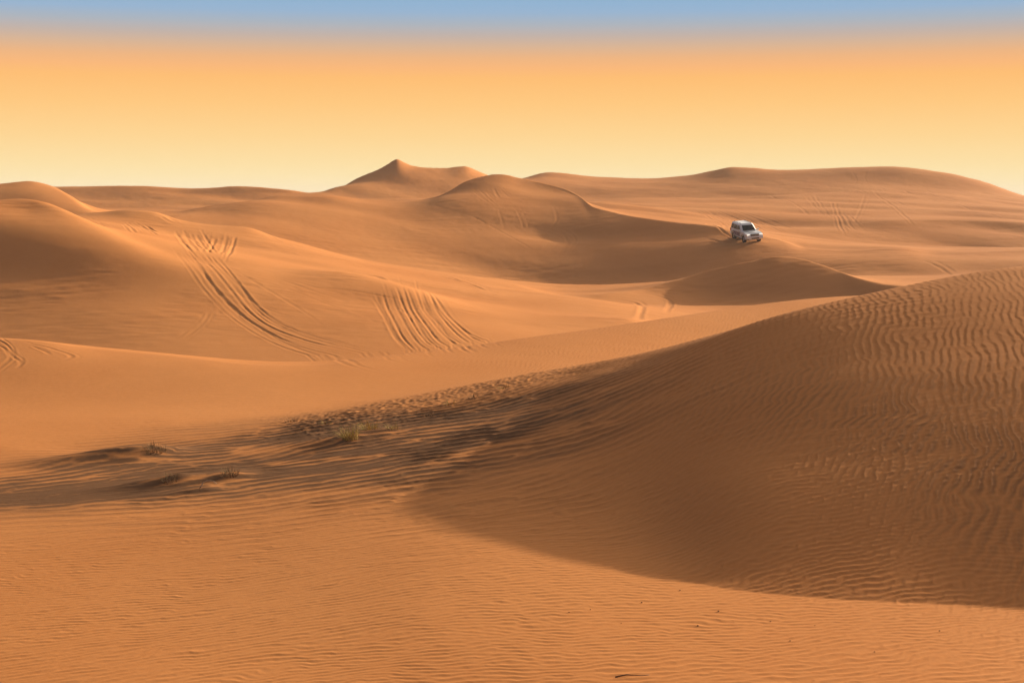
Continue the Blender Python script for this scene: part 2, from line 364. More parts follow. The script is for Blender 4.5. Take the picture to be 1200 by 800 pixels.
# long faint runs criss-crossing the slopes
for p in (((380, 200), (430, 240), (520, 280), (640, 350)), ((300, 215), (380, 260), (470, 300)), ((640, 350), (800, 420), (1000, 470), (1180, 540)), ((820, 480), (960, 560), (1110, 590), (1200, 600)),
          ((860, 430), (980, 500), (1090, 572))):
    rut(A(*p), .16, .03)
for p in (((60, 470), (180, 480), (300, 500)), ((560, 470), (700, 500), (900, 520), (1150, 530)), ((600, 520), (800, 545), (1000, 560)), ((1000, 450), (1100, 440), (1199, 425)),
          ((150, 250), (420, 268), (700, 262)), ((500, 190), (640, 230), (800, 330))):
    rut(B(*p), .22, .07)
for p in (((600, 130), (700, 150), (800, 190)), ((420, 200), (520, 210), (640, 230)), ((300, 150), (380, 170), (440, 210)), ((650, 220), (800, 240), (1000, 235)), ((780, 100), (900, 140), (1100, 175)),
          ((690, 150), (760, 200), (800, 240)), ((0, 190), (60, 200), (170, 200)), ((900, 250), (1020, 262), (1180, 258))):
    rut(D(*p), .34, .10)
# the car's own two ruts, back over the crest it came from
car_xy = np.array(sight(879.0, 282.5, 100)); PSI = math.radians(-90 + 13)      # heading: towards the viewer, a little to the right
fw = np.array([math.cos(PSI), math.sin(PSI)]); lf = np.array([-fw[1], fw[0]])
for sg in (-1, 1):
    back_ = []
    for d_ in np.linspace(0, 34, 40):
        back_.append(car_xy - fw * (1.0 + d_) / SIZE + lf * (sg * .82 + .016 * d_ ** 2 * .6) / SIZE)
    rut(np.array(back_[::-1]), .26, .34, (.3, .02))
# soft secondary folds across the larger slopes
fold = band_noise(38, .38, angle=math.radians(62), aspread=.45)
fz = sample(fold, X, Y, .36)
Hgt += .065 * (fz - .25 * np.abs(fz)) * sstep(50, 75, RR) * (1 - sstep(205, 240, RR))
# wind-combed streaks across the larger slopes
comb = band_noise(12, .5)
Hgt += .6 * (.010 * sample(comb, X * .16 + Y * .05, Y - .25 * X, .13) + .006 * sample(comb, X * .3, Y + .15 * X, .06)) * sstep(46, 70, RR) * (1 - sstep(250, 300, RR)) * (1 - TRACKED) * np.clip(.6 + .7 * sample(mid, X, Y, .2), 0, 1.3)

# ------------------------------------------------------------------ wind ripples: narrow-band waves with forks and dead ends
def ripple_tile(period_px, ang, rs=.09, as_=.095):
    fx = np.fft.fftfreq(TILE)[None, :]; fy = np.fft.fftfreq(TILE)[:, None]
    fr = np.hypot(fx, fy) + 1e-9
    da = np.angle(np.exp(1j * (np.arctan2(fy, fx) - ang)))
    g = np.exp(-.5 * (np.log(fr * period_px) / rs) ** 2) * np.exp(-.5 * (da / as_) ** 2)
    z = np.fft.ifft2(np.fft.fft2(rng.standard_normal((TILE, TILE)) + 1j * rng.standard_normal((TILE, TILE))) * g)
    return (z / np.sqrt((np.abs(z) ** 2).mean())).astype(np.complex64)

iR = np.searchsorted(R, 62); jA, jB = np.searchsorted(TH, -math.radians(30)), np.searchsorted(TH, math.radians(40))
S = (slice(0, iR), slice(jA, jB))
gx, gy, gr = X[S], Y[S], RR[S]
warp1, warp2 = sample(mid, gx, gy, .05), sample(mid, gx + 31, gy + 17, .05)
def waves(lam, alpha, angs, seed_shift):
    """blend ripples of several headings by the local heading alpha; returns phase and strength"""
    z = 0; norm = 0
    for a in angs:
        t = ripple_tile(9, a)
        wgt = np.clip(1 - np.abs(alpha - a) / (angs[1] - angs[0]), 0, 1)
        px = lam / 9
        sx_, sy_ = gx + .05 * warp1 + seed_shift, gy + .06 * warp2
        z = z + wgt * (sample(t.real, sx_, sy_, px) + 1j * sample(t.imag, sx_, sy_, px)); norm = norm + wgt ** 2
    z = z / np.sqrt(np.maximum(norm, .2))
    return np.angle(z), np.tanh(1.8 * np.abs(z))
def wave_shape(ph):                                        # long windward side, short lee side
    return np.cos(ph) + .28 * np.cos(2 * ph + .9) + .08 * np.cos(3 * ph + 1.6)

q = gx + .35 * (gy - 17)
alpha = np.radians(np.interp(q, [-6, 1, 2.6, 3.7, 5, 6.5, 9, 13], [-82, -64, -47, -34, -25, -20, -17, -14])) + .02 * warp1
step = math.radians(15)
angs = [-step * k for k in (6, 5, 4, 3, 2, 1, 0)]
ph1, e1 = waves(.132, alpha, angs, 0.0)
ph2, e2 = waves(.30, np.radians(-76) + .15 * warp2, [-step * 6, -step * 5, -step * 4], 5.0)
ph3, e3 = waves(.105, np.radians(-82) + .14 * warp1, [-step * 7, -step * 6, -step * 5, -step * 4], 9.0)

patch = sample(mid, gx, gy, .035)
def inpatch(cx, cy, rx, ry, turn=0.0):
    c, s_ = math.cos(turn), math.sin(turn)
    dx, dy = gx - cx, gy - cy
    return np.exp(-((dx * c + dy * s_) / rx) ** 2 - ((-dx * s_ + dy * c) / ry) ** 2)
rightamp = sstep(3.6, 6.0, q) * np.clip(1 - (gr - 22) / 26, .45, 1)
midamp = .34 + .16 * patch.clip(-1, 1)
amp1 = (.0012 + rightamp * (.0008 + .0038 * (1 - sstep(17, 21, gr))) + .0010 * np.clip(midamp, 0, 1)) * (1 - sstep(45, 60, gr))
band = np.maximum(inpatch(-1.2, 25.0, 5.4, 5.0, .12), .8 * inpatch(-.4, 20.6, 3.6, 3.0, .1))
amp2 = .0115 * np.clip(band * 1.25, 0, 1) * (.75 + .35 * patch)
amp3 = .0023 * (1 - sstep(15, 22, gr)) + .0005
ripple = amp1 * e1 * wave_shape(ph1) + np.clip(amp2, 0, None) * e2 * wave_shape(ph2) + amp3 * e3 * wave_shape(ph3)
ripple *= (1 - sstep(math.radians(28), math.radians(32), np.abs(TT[S]))) * sstep(6, 9, gr) * (1 - TRACKED[S]) * (1 - sstep(48, 62, gr))
Hgt[S] += ripple

# lumpy sand caught by roots along the foot of the swell
pl = np.array([sight(x, y) for x, y in dense([(318, 503), (400, 488), (470, 472), (560, 452), (640, 437), (720, 427)])])
sl, d, al = near_polyline(pl, 3.5)
lump = band_noise(14, .45)
lz = np.exp(-(d / 1.9) ** 2) * sstep(0, .1, al) * sstep(0, .25, 1 - al)
lm = sample(lump, X[sl], Y[sl] * .8, .030)
Hgt[sl] += .0055 * lz * np.clip(lm + .2 + .5 * sample(mid, X[sl], Y[sl], .02), 0, 2.0) + .004 * lz * sample(lump, X[sl], Y[sl], .013)

# small sand tails behind the tufts on the left
for (x, y, L_, W_, hh_) in ((176, 531, 1.5, .42, .26), (150, 536, 1.3, .4, .14), (268, 559, 1.1, .35, .17), (205, 566, 1.0, .3, .16), (240, 574, .7, .22, .08), (405, 516, 1.0, .4, .12), (440, 508, 1.0, .4, .10)):
    cx, cy = sight(x, y); c, s_ = math.cos(.25), math.sin(.25)
    i0, i1 = np.searchsorted(R, math.hypot(cx, cy) - 4), np.searchsorted(R, math.hypot(cx, cy) + 4)
    a0 = math.atan2(cx, cy); j0, j1 = np.searchsorted(TH, a0 - .2), np.searchsorted(TH, a0 + .2)
    dx, dy = X[i0:i1, j0:j1] - cx, Y[i0:i1, j0:j1] - cy
    p_, q_ = dx * c + dy * s_, -dx * s_ + dy * c
    Hgt[i0:i1, j0:j1] += .55 * hh_ * np.exp(-np.where(p_ > 0, (p_ / (.35 * L_)) ** 2, (p_ / L_) ** 2)) * np.exp(-np.abs(q_ / W_) ** 1.6)

# dark heavy-mineral sand in the left band; troughs elsewhere carry painted relief shade
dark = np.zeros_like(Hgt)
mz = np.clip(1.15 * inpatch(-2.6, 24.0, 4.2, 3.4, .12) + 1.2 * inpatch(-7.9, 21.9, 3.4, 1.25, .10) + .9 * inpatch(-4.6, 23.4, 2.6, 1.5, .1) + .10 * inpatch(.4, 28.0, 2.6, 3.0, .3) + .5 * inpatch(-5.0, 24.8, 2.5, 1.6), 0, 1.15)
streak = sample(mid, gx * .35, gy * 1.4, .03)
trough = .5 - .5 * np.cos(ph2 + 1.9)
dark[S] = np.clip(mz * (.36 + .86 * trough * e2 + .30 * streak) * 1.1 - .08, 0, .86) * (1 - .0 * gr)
dark[S] += (.08 + .60 * rightamp * (1 - sstep(18, 25, gr))) * np.clip(.25 - .75 * np.cos(ph1 + 2.2), 0, 1) * np.minimum(e1, 1) * (1 - sstep(45, 60, gr))  # ripple shade painted into the trough colour, strongest on the right dune
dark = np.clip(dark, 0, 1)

# ------------------------------------------------------------------ build the sand mesh
def make_sand(X, Y, Hgt):
    nr, nt = X.shape
    co = np.stack([X, Y, Hgt], -1).reshape(-1, 3).astype(np.float32)
    idx = np.arange(nr * nt, dtype=np.int32).reshape(nr, nt)
    nxt = np.roll(idx, -1, axis=1)
    q = np.stack([idx[:-1], nxt[:-1], nxt[1:], idx[1:]], -1)[:, :, ::-1].reshape(-1, 4)
    n0 = nr * nt
    co = np.concatenate([co, [[0, 0, float(Hgt[0].mean())]]]).astype(np.float32)
    tri = np.stack([np.full(nt, n0), nxt[0], idx[0]], -1).astype(np.int32)[:, ::-1]
    loops = np.concatenate([q.ravel(), tri.ravel()]).astype(np.int32)
    starts = np.concatenate([np.arange(len(q)) * 4, len(q) * 4 + np.arange(nt) * 3]).astype(np.int32)
    me = bpy.data.meshes.new('desert_sand')
    me.vertices.add(len(co)); me.vertices.foreach_set('co', (co * SIZE).ravel())
    me.loops.add(len(loops)); me.loops.foreach_set('vertex_index', loops)
    me.polygons.add(len(starts)); me.polygons.foreach_set('loop_start', starts)
    me.polygons.foreach_set('use_smooth', np.ones(len(starts), bool))
    me.update(calc_edges=True)
    o = bpy.data.objects.new('desert_sand', me); C.objects.link(o)
    return o

sand = make_sand(X, Y, Hgt)
at_ = sand.data.attributes.new('mineral_shade', 'FLOAT', 'POINT')
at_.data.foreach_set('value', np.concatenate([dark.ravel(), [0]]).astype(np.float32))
sand['kind'] = 'structure'
sand['label'] = 'rippled orange desert sand rolling in dunes to the horizon'

def nodes(mat):
    mat.use_nodes = True
    nt = mat.node_tree
    return nt, nt.nodes, nt.links

def sand_material():
    m = bpy.data.materials.new('sand'); nt, N, L = nodes(m)
    b = N['Principled BSDF']; b.inputs['Roughness'].default_value = .95
    b.inputs['Specular IOR Level'].default_value = 0.02
    geo = N.new('ShaderNodeNewGeometry')
    def noise(scale, detail, rough=.55):
        n = N.new('ShaderNodeTexNoise'); n.inputs['Scale'].default_value = scale; n.inputs['Detail'].default_value = detail
        n.inputs['Roughness'].default_value = rough; L.new(geo.outputs['Position'], n.inputs['Vector']); return n
    big_, grain, speck = noise(.09, 4), noise(7.0, 6, .7), noise(55.0, 3, .7)
    def mixc(fac, a, c):
        n = N.new('ShaderNodeMix'); n.data_type = 'RGBA'
        if isinstance(fac, float): n.inputs[0].default_value = fac
        else: L.new(fac, n.inputs[0])
        for v, sck in ((a, n.inputs[6]), (c, n.inputs[7])):
            if isinstance(v, tuple): sck.default_value = v
            else: L.new(v, sck)
        return n.outputs[2]
    def ramp(src, lo, hi):
        n = N.new('ShaderNodeMapRange'); n.inputs['From Min'].default_value = lo; n.inputs['From Max'].default_value = hi
        L.new(src, n.inputs['Value']); return n.outputs[0]
    col = mixc(ramp(big_.outputs['Fac'], .35, .65), (.53, .202, .060, 1), (.59, .240, .076, 1))
    col = mixc(ramp(grain.outputs['Fac'], .30, .70), col, mixc(.4, col, (.635, .28, .097, 1)))
    sp = ramp(speck.outputs['Fac'], .62, .78)
    mul = N.new('ShaderNodeMath'); mul.operation = 'MULTIPLY'; mul.inputs[1].default_value = .35; L.new(sp, mul.inputs[0])
    col = mixc(mul.outputs[0], col, (.27, .12, .05, 1))
    at = N.new('ShaderNodeAttribute'); at.attribute_name = 'mineral_shade'  # dark sand of the left band plus painted ripple shade
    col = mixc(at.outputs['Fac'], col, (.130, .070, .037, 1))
    L.new(col, b.inputs['Base Color'])
    bp = N.new('ShaderNodeBump'); bp.inputs['Strength'].default_value = .35; bp.inputs['Distance'].default_value = .012
    L.new(grain.outputs['Fac'], bp.inputs['Height']); L.new(bp.outputs[0], b.inputs['Normal'])
    return m
sand.data.materials.append(sand_material())


EL = Hgt / Y.clip(.05)
# ------------------------------------------------------------------ helpers for separate things
def surface(name, col, rough=.5, metal=0.0, spec=.5, vary=.0, scale=20.0, coat=0.0):
    m = bpy.data.materials.new(name); nt, N, L = nodes(m); b = N['Principled BSDF']
    b.inputs['Roughness'].default_value = rough; b.inputs['Metallic'].default_value = metal
    b.inputs['Specular IOR Level'].default_value = spec; b.inputs['Coat Weight'].default_value = coat
    n = N.new('ShaderNodeTexNoise'); n.inputs['Scale'].default_value = scale; n.inputs['Detail'].default_value = 4
    tcn = N.new('ShaderNodeTexCoord'); L.new(tcn.outputs['Object'], n.inputs['Vector'])
    r_ = N.new('ShaderNodeValToRGB')
    r_.color_ramp.elements[0].position = .3; r_.color_ramp.elements[1].position = .7
    r_.color_ramp.elements[0].color = tuple(c * (1 - vary) for c in col) + (1,)
    r_.color_ramp.elements[1].color = tuple(min(1, c * (1 + vary)) for c in col) + (1,)
    L.new(n.outputs['Fac'], r_.inputs[0]); L.new(r_.outputs[0], b.inputs['Base Color'])
    return m

def link(name, bm, mat, parent=None, smooth_=False):
    me = bpy.data.meshes.new(name); bmesh.ops.recalc_face_normals(bm, faces=bm.faces[:]); bm.to_mesh(me); bm.free()
    if smooth_:
        me.polygons.foreach_set('use_smooth', [True] * len(me.polygons))
    o = bpy.data.objects.new(name, me); C.objects.link(o)
    me.materials.append(mat)
    if parent: o.parent = parent
    return o

def tag(o, label, cat, group=None):
    o['label'] = label; o['category'] = cat
    if group: o['group'] = group

def loft(rings, cap=True):
    """closed rings of equal length -> skin"""
    bm = bmesh.new(); vs_ = [[bm.verts.new(p) for p in ring] for ring in rings]; n = len(rings[0])
    for a, b in zip(vs_, vs_[1:]):
        for k in range(n): bm.faces.new((a[k], a[(k + 1) % n], b[(k + 1) % n], b[k]))
    if cap: bm.faces.new(vs_[0]); bm.faces.new(vs_[-1])
    return bm

def box(bm, c, s, bev=0.0, rot=None):
    g = bmesh.ops.create_cube(bm, size=1)['verts']
    M = Matrix.Translation(c) @ (rot or Matrix()) @ Matrix.Diagonal((*s, 1))
    bmesh.ops.transform(bm, matrix=M, verts=g)
    if bev:
        es = list({e for v in g for e in v.link_edges})
        bmesh.ops.bevel(bm, geom=es, offset=bev, segments=2, affect='EDGES', profile=.5)
    return bm

def cyl_y(bm, c, r, w, seg=28, r2=None):
    g = bmesh.ops.create_cone(bm, cap_ends=True, segments=seg, radius1=r, radius2=r2 or r, depth=w)['verts']
    bmesh.ops.transform(bm, matrix=Matrix.Translation(c) @ Matrix.Rotation(PI / 2, 4, 'X'), verts=g)
    return bm

# ------------------------------------------------------------------ the off-road car (x forward, y to its left, z up; origin between the wheels on the ground)
white = surface('white_paint', (.74, .73, .68), .30, 0, .5, .03, 3, .5)
dusty = surface('dusty_white_paint', (.50, .46, .42), .5, 0, .4, .10, 4)
glass = surface('dark_glass', (.012, .013, .015), .12, 0, .28, .1, 5)
black = surface('black_plastic', (.022, .022, .024), .55, 0, .4, .15, 12)
rubber = surface('tyre_rubber', (.025, .023, .021), .85, 0, .25, .25, 9)
alloy = surface('alloy_metal', (.55, .55, .54), .32, .9, .5, .06, 6)
chrome = surface('chrome_metal', (.62, .62, .62), .18, 1.0, .5, .04, 6)
lens = surface('lamp_lens', (.82, .82, .78), .12, 0, .7, .03, 20, .6)
lens.node_tree.nodes['Principled BSDF'].inputs['Emission Color'].default_value = (1, .93, .78, 1)
lens.node_tree.nodes['Principled BSDF'].inputs['Emission Strength'].default_value = .45    # lamps are on
amber = surface('amber_lens', (.80, .42, .10), .2, 0, .6, .08, 20, .4)
redl = surface('red_lens', (.40, .02, .02), .2, 0, .6, .1, 20, .4)
plate_m = surface('plate_white', (.72, .70, .62), .5, 0, .4, .04, 30)
stripe_m = surface('maroon_vinyl', (.14, .085, .12), .45, 0, .4, .12, 6)

car = bpy.data.objects.new('off_road_car', None); C.objects.link(car)
tag(car, 'white off-road car with roof rails coming over the dune crest', 'car')

HW = .97
def arch(cx, r, z0, a0, a1, n=10):
    return [(cx + r * math.cos(a), z0 + r * math.sin(a)) for a in np.linspace(a0, a1, n)]
ZS, FX, RX, WR = .46, 1.42, -1.43, .40
def side_profile():
    p = [(2.30, .52)]
    p += [(FX + .50, ZS)] + arch(FX, .50, .40, math.radians(8), math.radians(172)) + [(FX - .50, ZS)]
    p += [(RX + .50, ZS)] + arch(RX, .50, .40, math.radians(8), math.radians(172)) + [(RX - .50, ZS)]
    p += [(-2.38, .60), (-2.46, .74), (-2.47, 1.02), (-2.44, 1.16), (-1.0, 1.19), (.60, 1.17), (.92, 1.15), (1.7, 1.10), (2.16, 1.02), (2.36, .90), (2.42, .72), (2.40, .58)]
    return p
prof = side_profile()
rings = []
for y, ins, dz in ((-HW + .06, .05, -.02), (-HW, .0, .0), (-HW + .0, .0, .0), (HW, .0, .0), (HW - .06, .05, -.02)):
    if y == -HW + .0 and len(rings) == 2: continue
    cx, cz = -.03, .80
    ring = []
    for (x, z) in prof:
        taper = 1 - .10 * max(0, (abs(x) - 1.75) / .7) ** 2          # corners drawn in at nose and tail
        yy = y * taper
        top = max(0, z - .95) / .25 * .05
        ring.append((x * (1 - ins * .35), yy - math.copysign(top, yy) if abs(yy) > .5 else yy, z + (dz if z > .9 else -dz * .5)))
    rings.append(ring)
body = link('body', loft(rings), white, car)
bm = box(bmesh.new(), (0, 0, .55), (4.3, 1.35, .36)); link('underbody', bm, black, car)

# greenhouse: lower outline, shoulder outline, roof outline
def outline(xf, xr, hy, z, nose=.10):
    return [(xf, -hy * .80, z), (xf + nose * .6, 0, z), (xf, hy * .80, z), (xf - .16, hy, z), ((xf + xr) / 2, hy * 1.01, z), (xr + .14, hy, z),
            (xr, hy * .86, z), (xr - .02, 0, z), (xr, -hy * .86, z), (xr + .14, -hy, z), ((xf + xr) / 2, -hy * 1.01, z), (xf - .16, -hy, z)]
cab = loft([outline(.86, -2.42, .90, 1.14), outline(.16, -2.30, .765, 1.72), outline(.02, -2.24, .74, 1.80, .08), outline(-.14, -2.12, .62, 1.855, .06)])
cabin = link('cabin', cab, white, car)
# glass: panes set just proud of the pillars
def pane(name, pts, out, parent, mat=glass, th=.012):
    bm = bmesh.new(); n = Vector(out).normalized()
    a = [bm.verts.new(Vector(p) + n * .022) for p in pts]; b = [bm.verts.new(Vector(p) + n * (.022 - th)) for p in pts]
    bm.faces.new(a); bm.faces.new(b[::-1])
    for k in range(len(pts)): bm.faces.new((a[k], a[(k + 1) % len(pts)], b[(k + 1) % len(pts)], b[k]))
    return link(name, bm, mat, parent)
def cabside(x_, t, sgn):                                             # point on the side of the greenhouse, t = 0 sill .. 1 roof
    hy = .90 + (.765 - .90) * t
    return (x_, sgn * hy * 1.012, 1.14 + .58 * t)
pane('windscreen', [(.80, -.70, 1.21), (.845, 0, 1.21), (.80, .70, 1.21), (.21, .60, 1.68), (.26, 0, 1.68), (.21, -.60, 1.68)], (.62, 0, .78), cabin)
pane('rear_window', [(-2.40, .68, 1.22), (-2.40, -.68, 1.22), (-2.315, -.60, 1.66), (-2.315, .60, 1.66)], (-1, 0, .2), cabin)
for sg in (-1, 1):
    for (x0, x1, x2, x3) in ((.52, -.42, -.42, .06), (-.52, -1.40, -1.40, -.52), (-1.50, -2.14, -2.08, -1.50)):
        pane('side_window', [cabside(x0, .12, sg), cabside(x1, .12, sg), cabside(x2, .90, sg), cabside(x3, .90, sg)], (0, sg, .23), cabin)
    bm = bmesh.new(); box(bm, (-1.05, sg * .60, 1.905), (1.75, .035, .03), .01)
    for xx in (-1.88, -1.05, -.22): box(bm, (xx, sg * .60, 1.875), (.07, .03, .05))
    link('roof_rail', bm, black, car)
    # doors as panels with a handle, then the coloured strip low on the flank
    for (x0, x1) in ((.50, -.46), (-.50, -1.38)):
        bm = bmesh.new(); box(bm, ((x0 + x1) / 2, sg * (HW - .004), .83), (abs(x1 - x0), .03, .54), .012)
        d = link('door', bm, dusty, car)
        bm = bmesh.new(); box(bm, (x1 + .14, sg * (HW + .028), 1.0), (.17, .03, .03), .008); link('handle', bm, chrome, d)
        bm = bmesh.new(); box(bm, ((x0 + x1) / 2, sg * (HW + .014), .80), (abs(x1 - x0) - .06, .006, .36)); link('stripe', bm, stripe_m, d)
    bm = bmesh.new(); box(bm, (0, sg * (HW + .02), .44), (1.85, .16, .05), .015); link('side_step', bm, black, car)
    # mirrors
    bm = bmesh.new(); box(bm, (.62, sg * 1.09, 1.24), (.13, .22, .17), .04); box(bm, (.62, sg * .96, 1.18), (.06, .12, .04))
    mir = link('wing_mirror', bm, white, car)
    bm = bmesh.new(); box(bm, (.549, sg * 1.10, 1.24), (.008, .17, .12)); link('mirror_glass', bm, chrome, mir)
    # lamps
    bm = bmesh.new(); box(bm, (2.275, sg * .70, .945), (.16, .36, .17), .035, Matrix.Rotation(-sg * .22, 4, 'Z')); hl = link('headlight', bm, lens, car)
    bm = bmesh.new(); box(bm, (2.225, sg * .865, .93), (.14, .10, .13), .03, Matrix.Rotation(-sg * .5, 4, 'Z')); link('turn_signal', bm, amber, hl)
    bm = bmesh.new(); cyl_y(bm, (0, 0, 0), .075, .06, 20); bmesh.ops.transform(bm, matrix=Matrix.Translation((2.44, sg * .66, .60)) @ Matrix.Rotation(PI / 2, 4, 'Z'), verts=bm.verts[:]); link('fog_light', bm, lens, car)
    bm = bmesh.new(); box(bm, (-2.44, sg * .80, 1.0), (.08, .16, .30), .02); link('tail_light', bm, redl, car)
    # flared arches
    for wx in (FX, RX):
        o1 = arch(wx, .56, .40, math.radians(2), math.radians(178), 14); i1 = arch(wx, .495, .40, math.radians(2), math.radians(178), 14)
        ring = o1 + i1[::-1]
        bm = loft([[(x, sg * (HW - .03), z) for x, z in ring], [(x, sg * (HW + .035), z) for x, z in ring]]); link('wheel_arch', bm, dusty, car)

bm = bmesh.new(); box(bm, (2.36, 0, .905), (.10, .92, .23), .02); grille = link('grille', bm, black, car)
bm = bmesh.new()
for z in (.84, .905, .97): box(bm, (2.415, 0, z), (.02, .84, .022), .006)
link('grille_bar', bm, chrome, grille)
bm = bmesh.new(); box(bm, (2.40, 0, .62), (.20, 1.76, .25), .05); bump_ = link('front_bumper', bm, white, car)
bm = bmesh.new(); box(bm, (2.498, 0, .585), (.03, .86, .12), .01); link('air_intake', bm, black, bump_)
bm = bmesh.new(); box(bm, (2.515, 0, .70), (.012, .50, .11), .004); link('number_plate', bm, plate_m, bump_)
bm = bmesh.new(); box(bm, (2.36, 0, .46), (.22, 1.30, .09), .03); link('skid_plate', bm, alloy, bump_)
bm = bmesh.new(); box(bm, (-2.45, 0, .60), (.16, 1.78, .22), .05); link('rear_bumper', bm, white, car)
bm = bmesh.new(); box(bm, (1.35, 0, 1.135), (1.15, .62, .035), .016, Matrix.Rotation(.085, 4, 'Y')); link('bonnet_bulge', bm, white, car)
bm = bmesh.new()
for sg in (-1, 1): box(bm, (.90, sg * .30 - .12, 1.215), (.02, .55, .015), 0, Matrix.Rotation(.25, 4, 'X'))
link('wiper', bm, black, car)
for wx in (FX, RX):
    for sg in (-1, 1):
        steer = .0
        n = 36; prf = [(.235, -.12), (.33, -.135), (.375, -.12), (.40, -.085), (.40, .085), (.375, .12), (.33, .135), (.235, .12)]
        rings = [[(wx + r * math.cos(a), sg * .82 + y, .40 + r * math.sin(a)) for r, y in prf] for a in np.linspace(0, 2 * PI, n, endpoint=False)]
        bm = bmesh.new(); vv = [[bm.verts.new(p) for p in rg] for rg in rings]
        for k in range(n):
            a, b = vv[k], vv[(k + 1) % n]
            for q_ in range(len(prf)): bm.faces.new((a[q_], a[(q_ + 1) % len(prf)], b[(q_ + 1) % len(prf)], b[q_]))
        wheel = link('wheel', bm, rubber, car)
        bm = bmesh.new(); cyl_y(bm, (wx, sg * .80, .40), .238, .16, 28)
        for k in range(5):
            a = k * 2 * PI / 5
            box(bm, (wx + .12 * math.cos(a), sg * .888, .40 + .12 * math.sin(a)), (.20, .03, .06), .008, Matrix.Rotation(-a, 4, 'Y'))
        cyl_y(bm, (wx, sg * .895, .40), .055, .05, 16)
        link('rim', bm, alloy, wheel)

# stand it on the sand: four contact patches, facing down the slope towards the right of the viewer
cx, cy = car_xy
fwd = Vector((math.cos(PSI), math.sin(PSI), 0)); lef = Vector((-fwd.y, fwd.x, 0))
base0 = Vector((cx, cy, 0)) - fwd * 1.0 / SIZE
def foot_(fx_, ly_):
    p = base0 + (fwd * fx_ + lef * ly_) / SIZE; return Vector((p.x, p.y, ground(p.x, p.y))) * SIZE
fl, fr_, rl, rr_ = foot_(FX, .82), foot_(FX, -.82), foot_(RX, .82), foot_(RX, -.82)
xa = ((fl + fr_) / 2 - (rl + rr_) / 2).normalized(); ya0 = ((fl + rl) / 2 - (fr_ + rr_) / 2).normalized()
za = xa.cross(ya0).normalized(); ya = za.cross(xa).normalized()
o0 = (fl + fr_ + rl + rr_) / 4 - za * .05
car.matrix_world = Matrix(((xa.x, ya.x, za.x, o0.x), (xa.y, ya.y, za.y, o0.y), (xa.z, ya.z, za.z, o0.z), (0, 0, 0, 1)))
print('CAR', o0, 'pitch', math.degrees(math.asin(xa.z)), 'roll', math.degrees(math.asin(ya.z)))

# ------------------------------------------------------------------ dry grass, twigs and small stones
straw = surface('dry_straw', (.42, .29, .07), .8, 0, .2, .35, 40)
umber = surface('dead_umber_grass', (.22, .13, .05), .85, 0, .2, .35, 40)
bark = surface('bleached_wood', (.36, .24, .15), .8, 0, .2, .25, 30)
darkwood = surface('dark_dead_wood', (.13, .07, .04), .85, 0, .2, .3, 30)
stone = surface('dark_stone', (.26, .12, .055), .9, 0, .2, .3, 60)
def tuft(x, y, h, spread, n, mat, label, group=None, seed=0, lean=.25):
    rg = random.Random(seed); px_, py_ = sight(x, y); z0 = ground(px_, py_)
    bm = bmesh.new()
    for k in range(n):
        a = rg.uniform(0, 2 * PI); r0 = spread * .35 * math.sqrt(rg.random()); L_ = 1.3 * h * rg.uniform(.35, 1.1)
        bx_, by_ = r0 * math.cos(a), r0 * math.sin(a)
        a2 = a + rg.gauss(0, .7); tilt = abs(rg.gauss(.38, .28)) + lean * .3
        dx, dy = math.cos(a2) * math.sin(tilt) - lean * .4, math.sin(a2) * math.sin(tilt)
        wd = rg.uniform(.003, .006); sxx, syy = -math.sin(a2) * wd, math.cos(a2) * wd
        zb = ground(px_ + bx_, py_ + by_) - z0 - .015
        prev = None
        for q_ in range(5):
            t = q_ / 4; f_ = 1 - t * .92
            c = Vector((bx_ + dx * L_ * t * (1 + .6 * t), by_ + dy * L_ * t * (1 + .6 * t), zb + L_ * (t - .38 * t * t * min(1.5, tilt * 2))))
            pr = (bm.verts.new(c + Vector((sxx * f_, syy * f_, 0))), bm.verts.new(c - Vector((sxx * f_, syy * f_, 0))), bm.verts.new(c + Vector((-syy * f_ * .6, sxx * f_ * .6, 0))))
            if prev:
                for m_ in range(3): bm.faces.new((prev[m_], prev[(m_ + 1) % 3], pr[(m_ + 1) % 3], pr[m_]))
            prev = pr
    o = link('grass_tuft', bm, mat); o.location = Vector((px_, py_, z0)) * SIZE; o.scale = (SIZE,) * 3; tag(o, label, 'grass tuft', group)
    return o
G = 'dry grass tufts along the dark sand'
tuft(411, 514, .24, .38, 150, straw, 'largest straw-coloured grass tuft at the start of the lumpy sand strip', G, 1)
tuft(433, 503, .20, .50, 110, straw, 'wide sparse yellow grass tuft just right of the largest tuft', G, 2)
tuft(461, 502, .12, .34, 50, straw, 'small thin yellow tuft right of the wide sparse tuft', G, 3)
tuft(181, 528, .12, .55, 150, umber, 'dark low tuft crowning the long sand mound on the left', G, 4)
tuft(199, 563, .11, .34, 80, umber, 'dark tuft on the small sand tail below the long mound', G, 5)
tuft(270, 557, .14, .36, 110, umber, 'brown tuft at the top of the sand tail beside the bent pale twig', G, 6)
tuft(342, 494, .09, .34, 45, umber, 'low dark tuft at the far left end of the lumpy sand strip', G, 7)
for k, (x, y) in enumerate(((383, 496), (502, 487), (528, 474), (556, 466), (590, 455))):
    tuft(x, y, .09, .30, 36, umber if k % 2 else straw, 'tiny dry grass tuft half buried in the lumpy sand strip', 'tiny tufts in the lumpy sand', 20 + k)

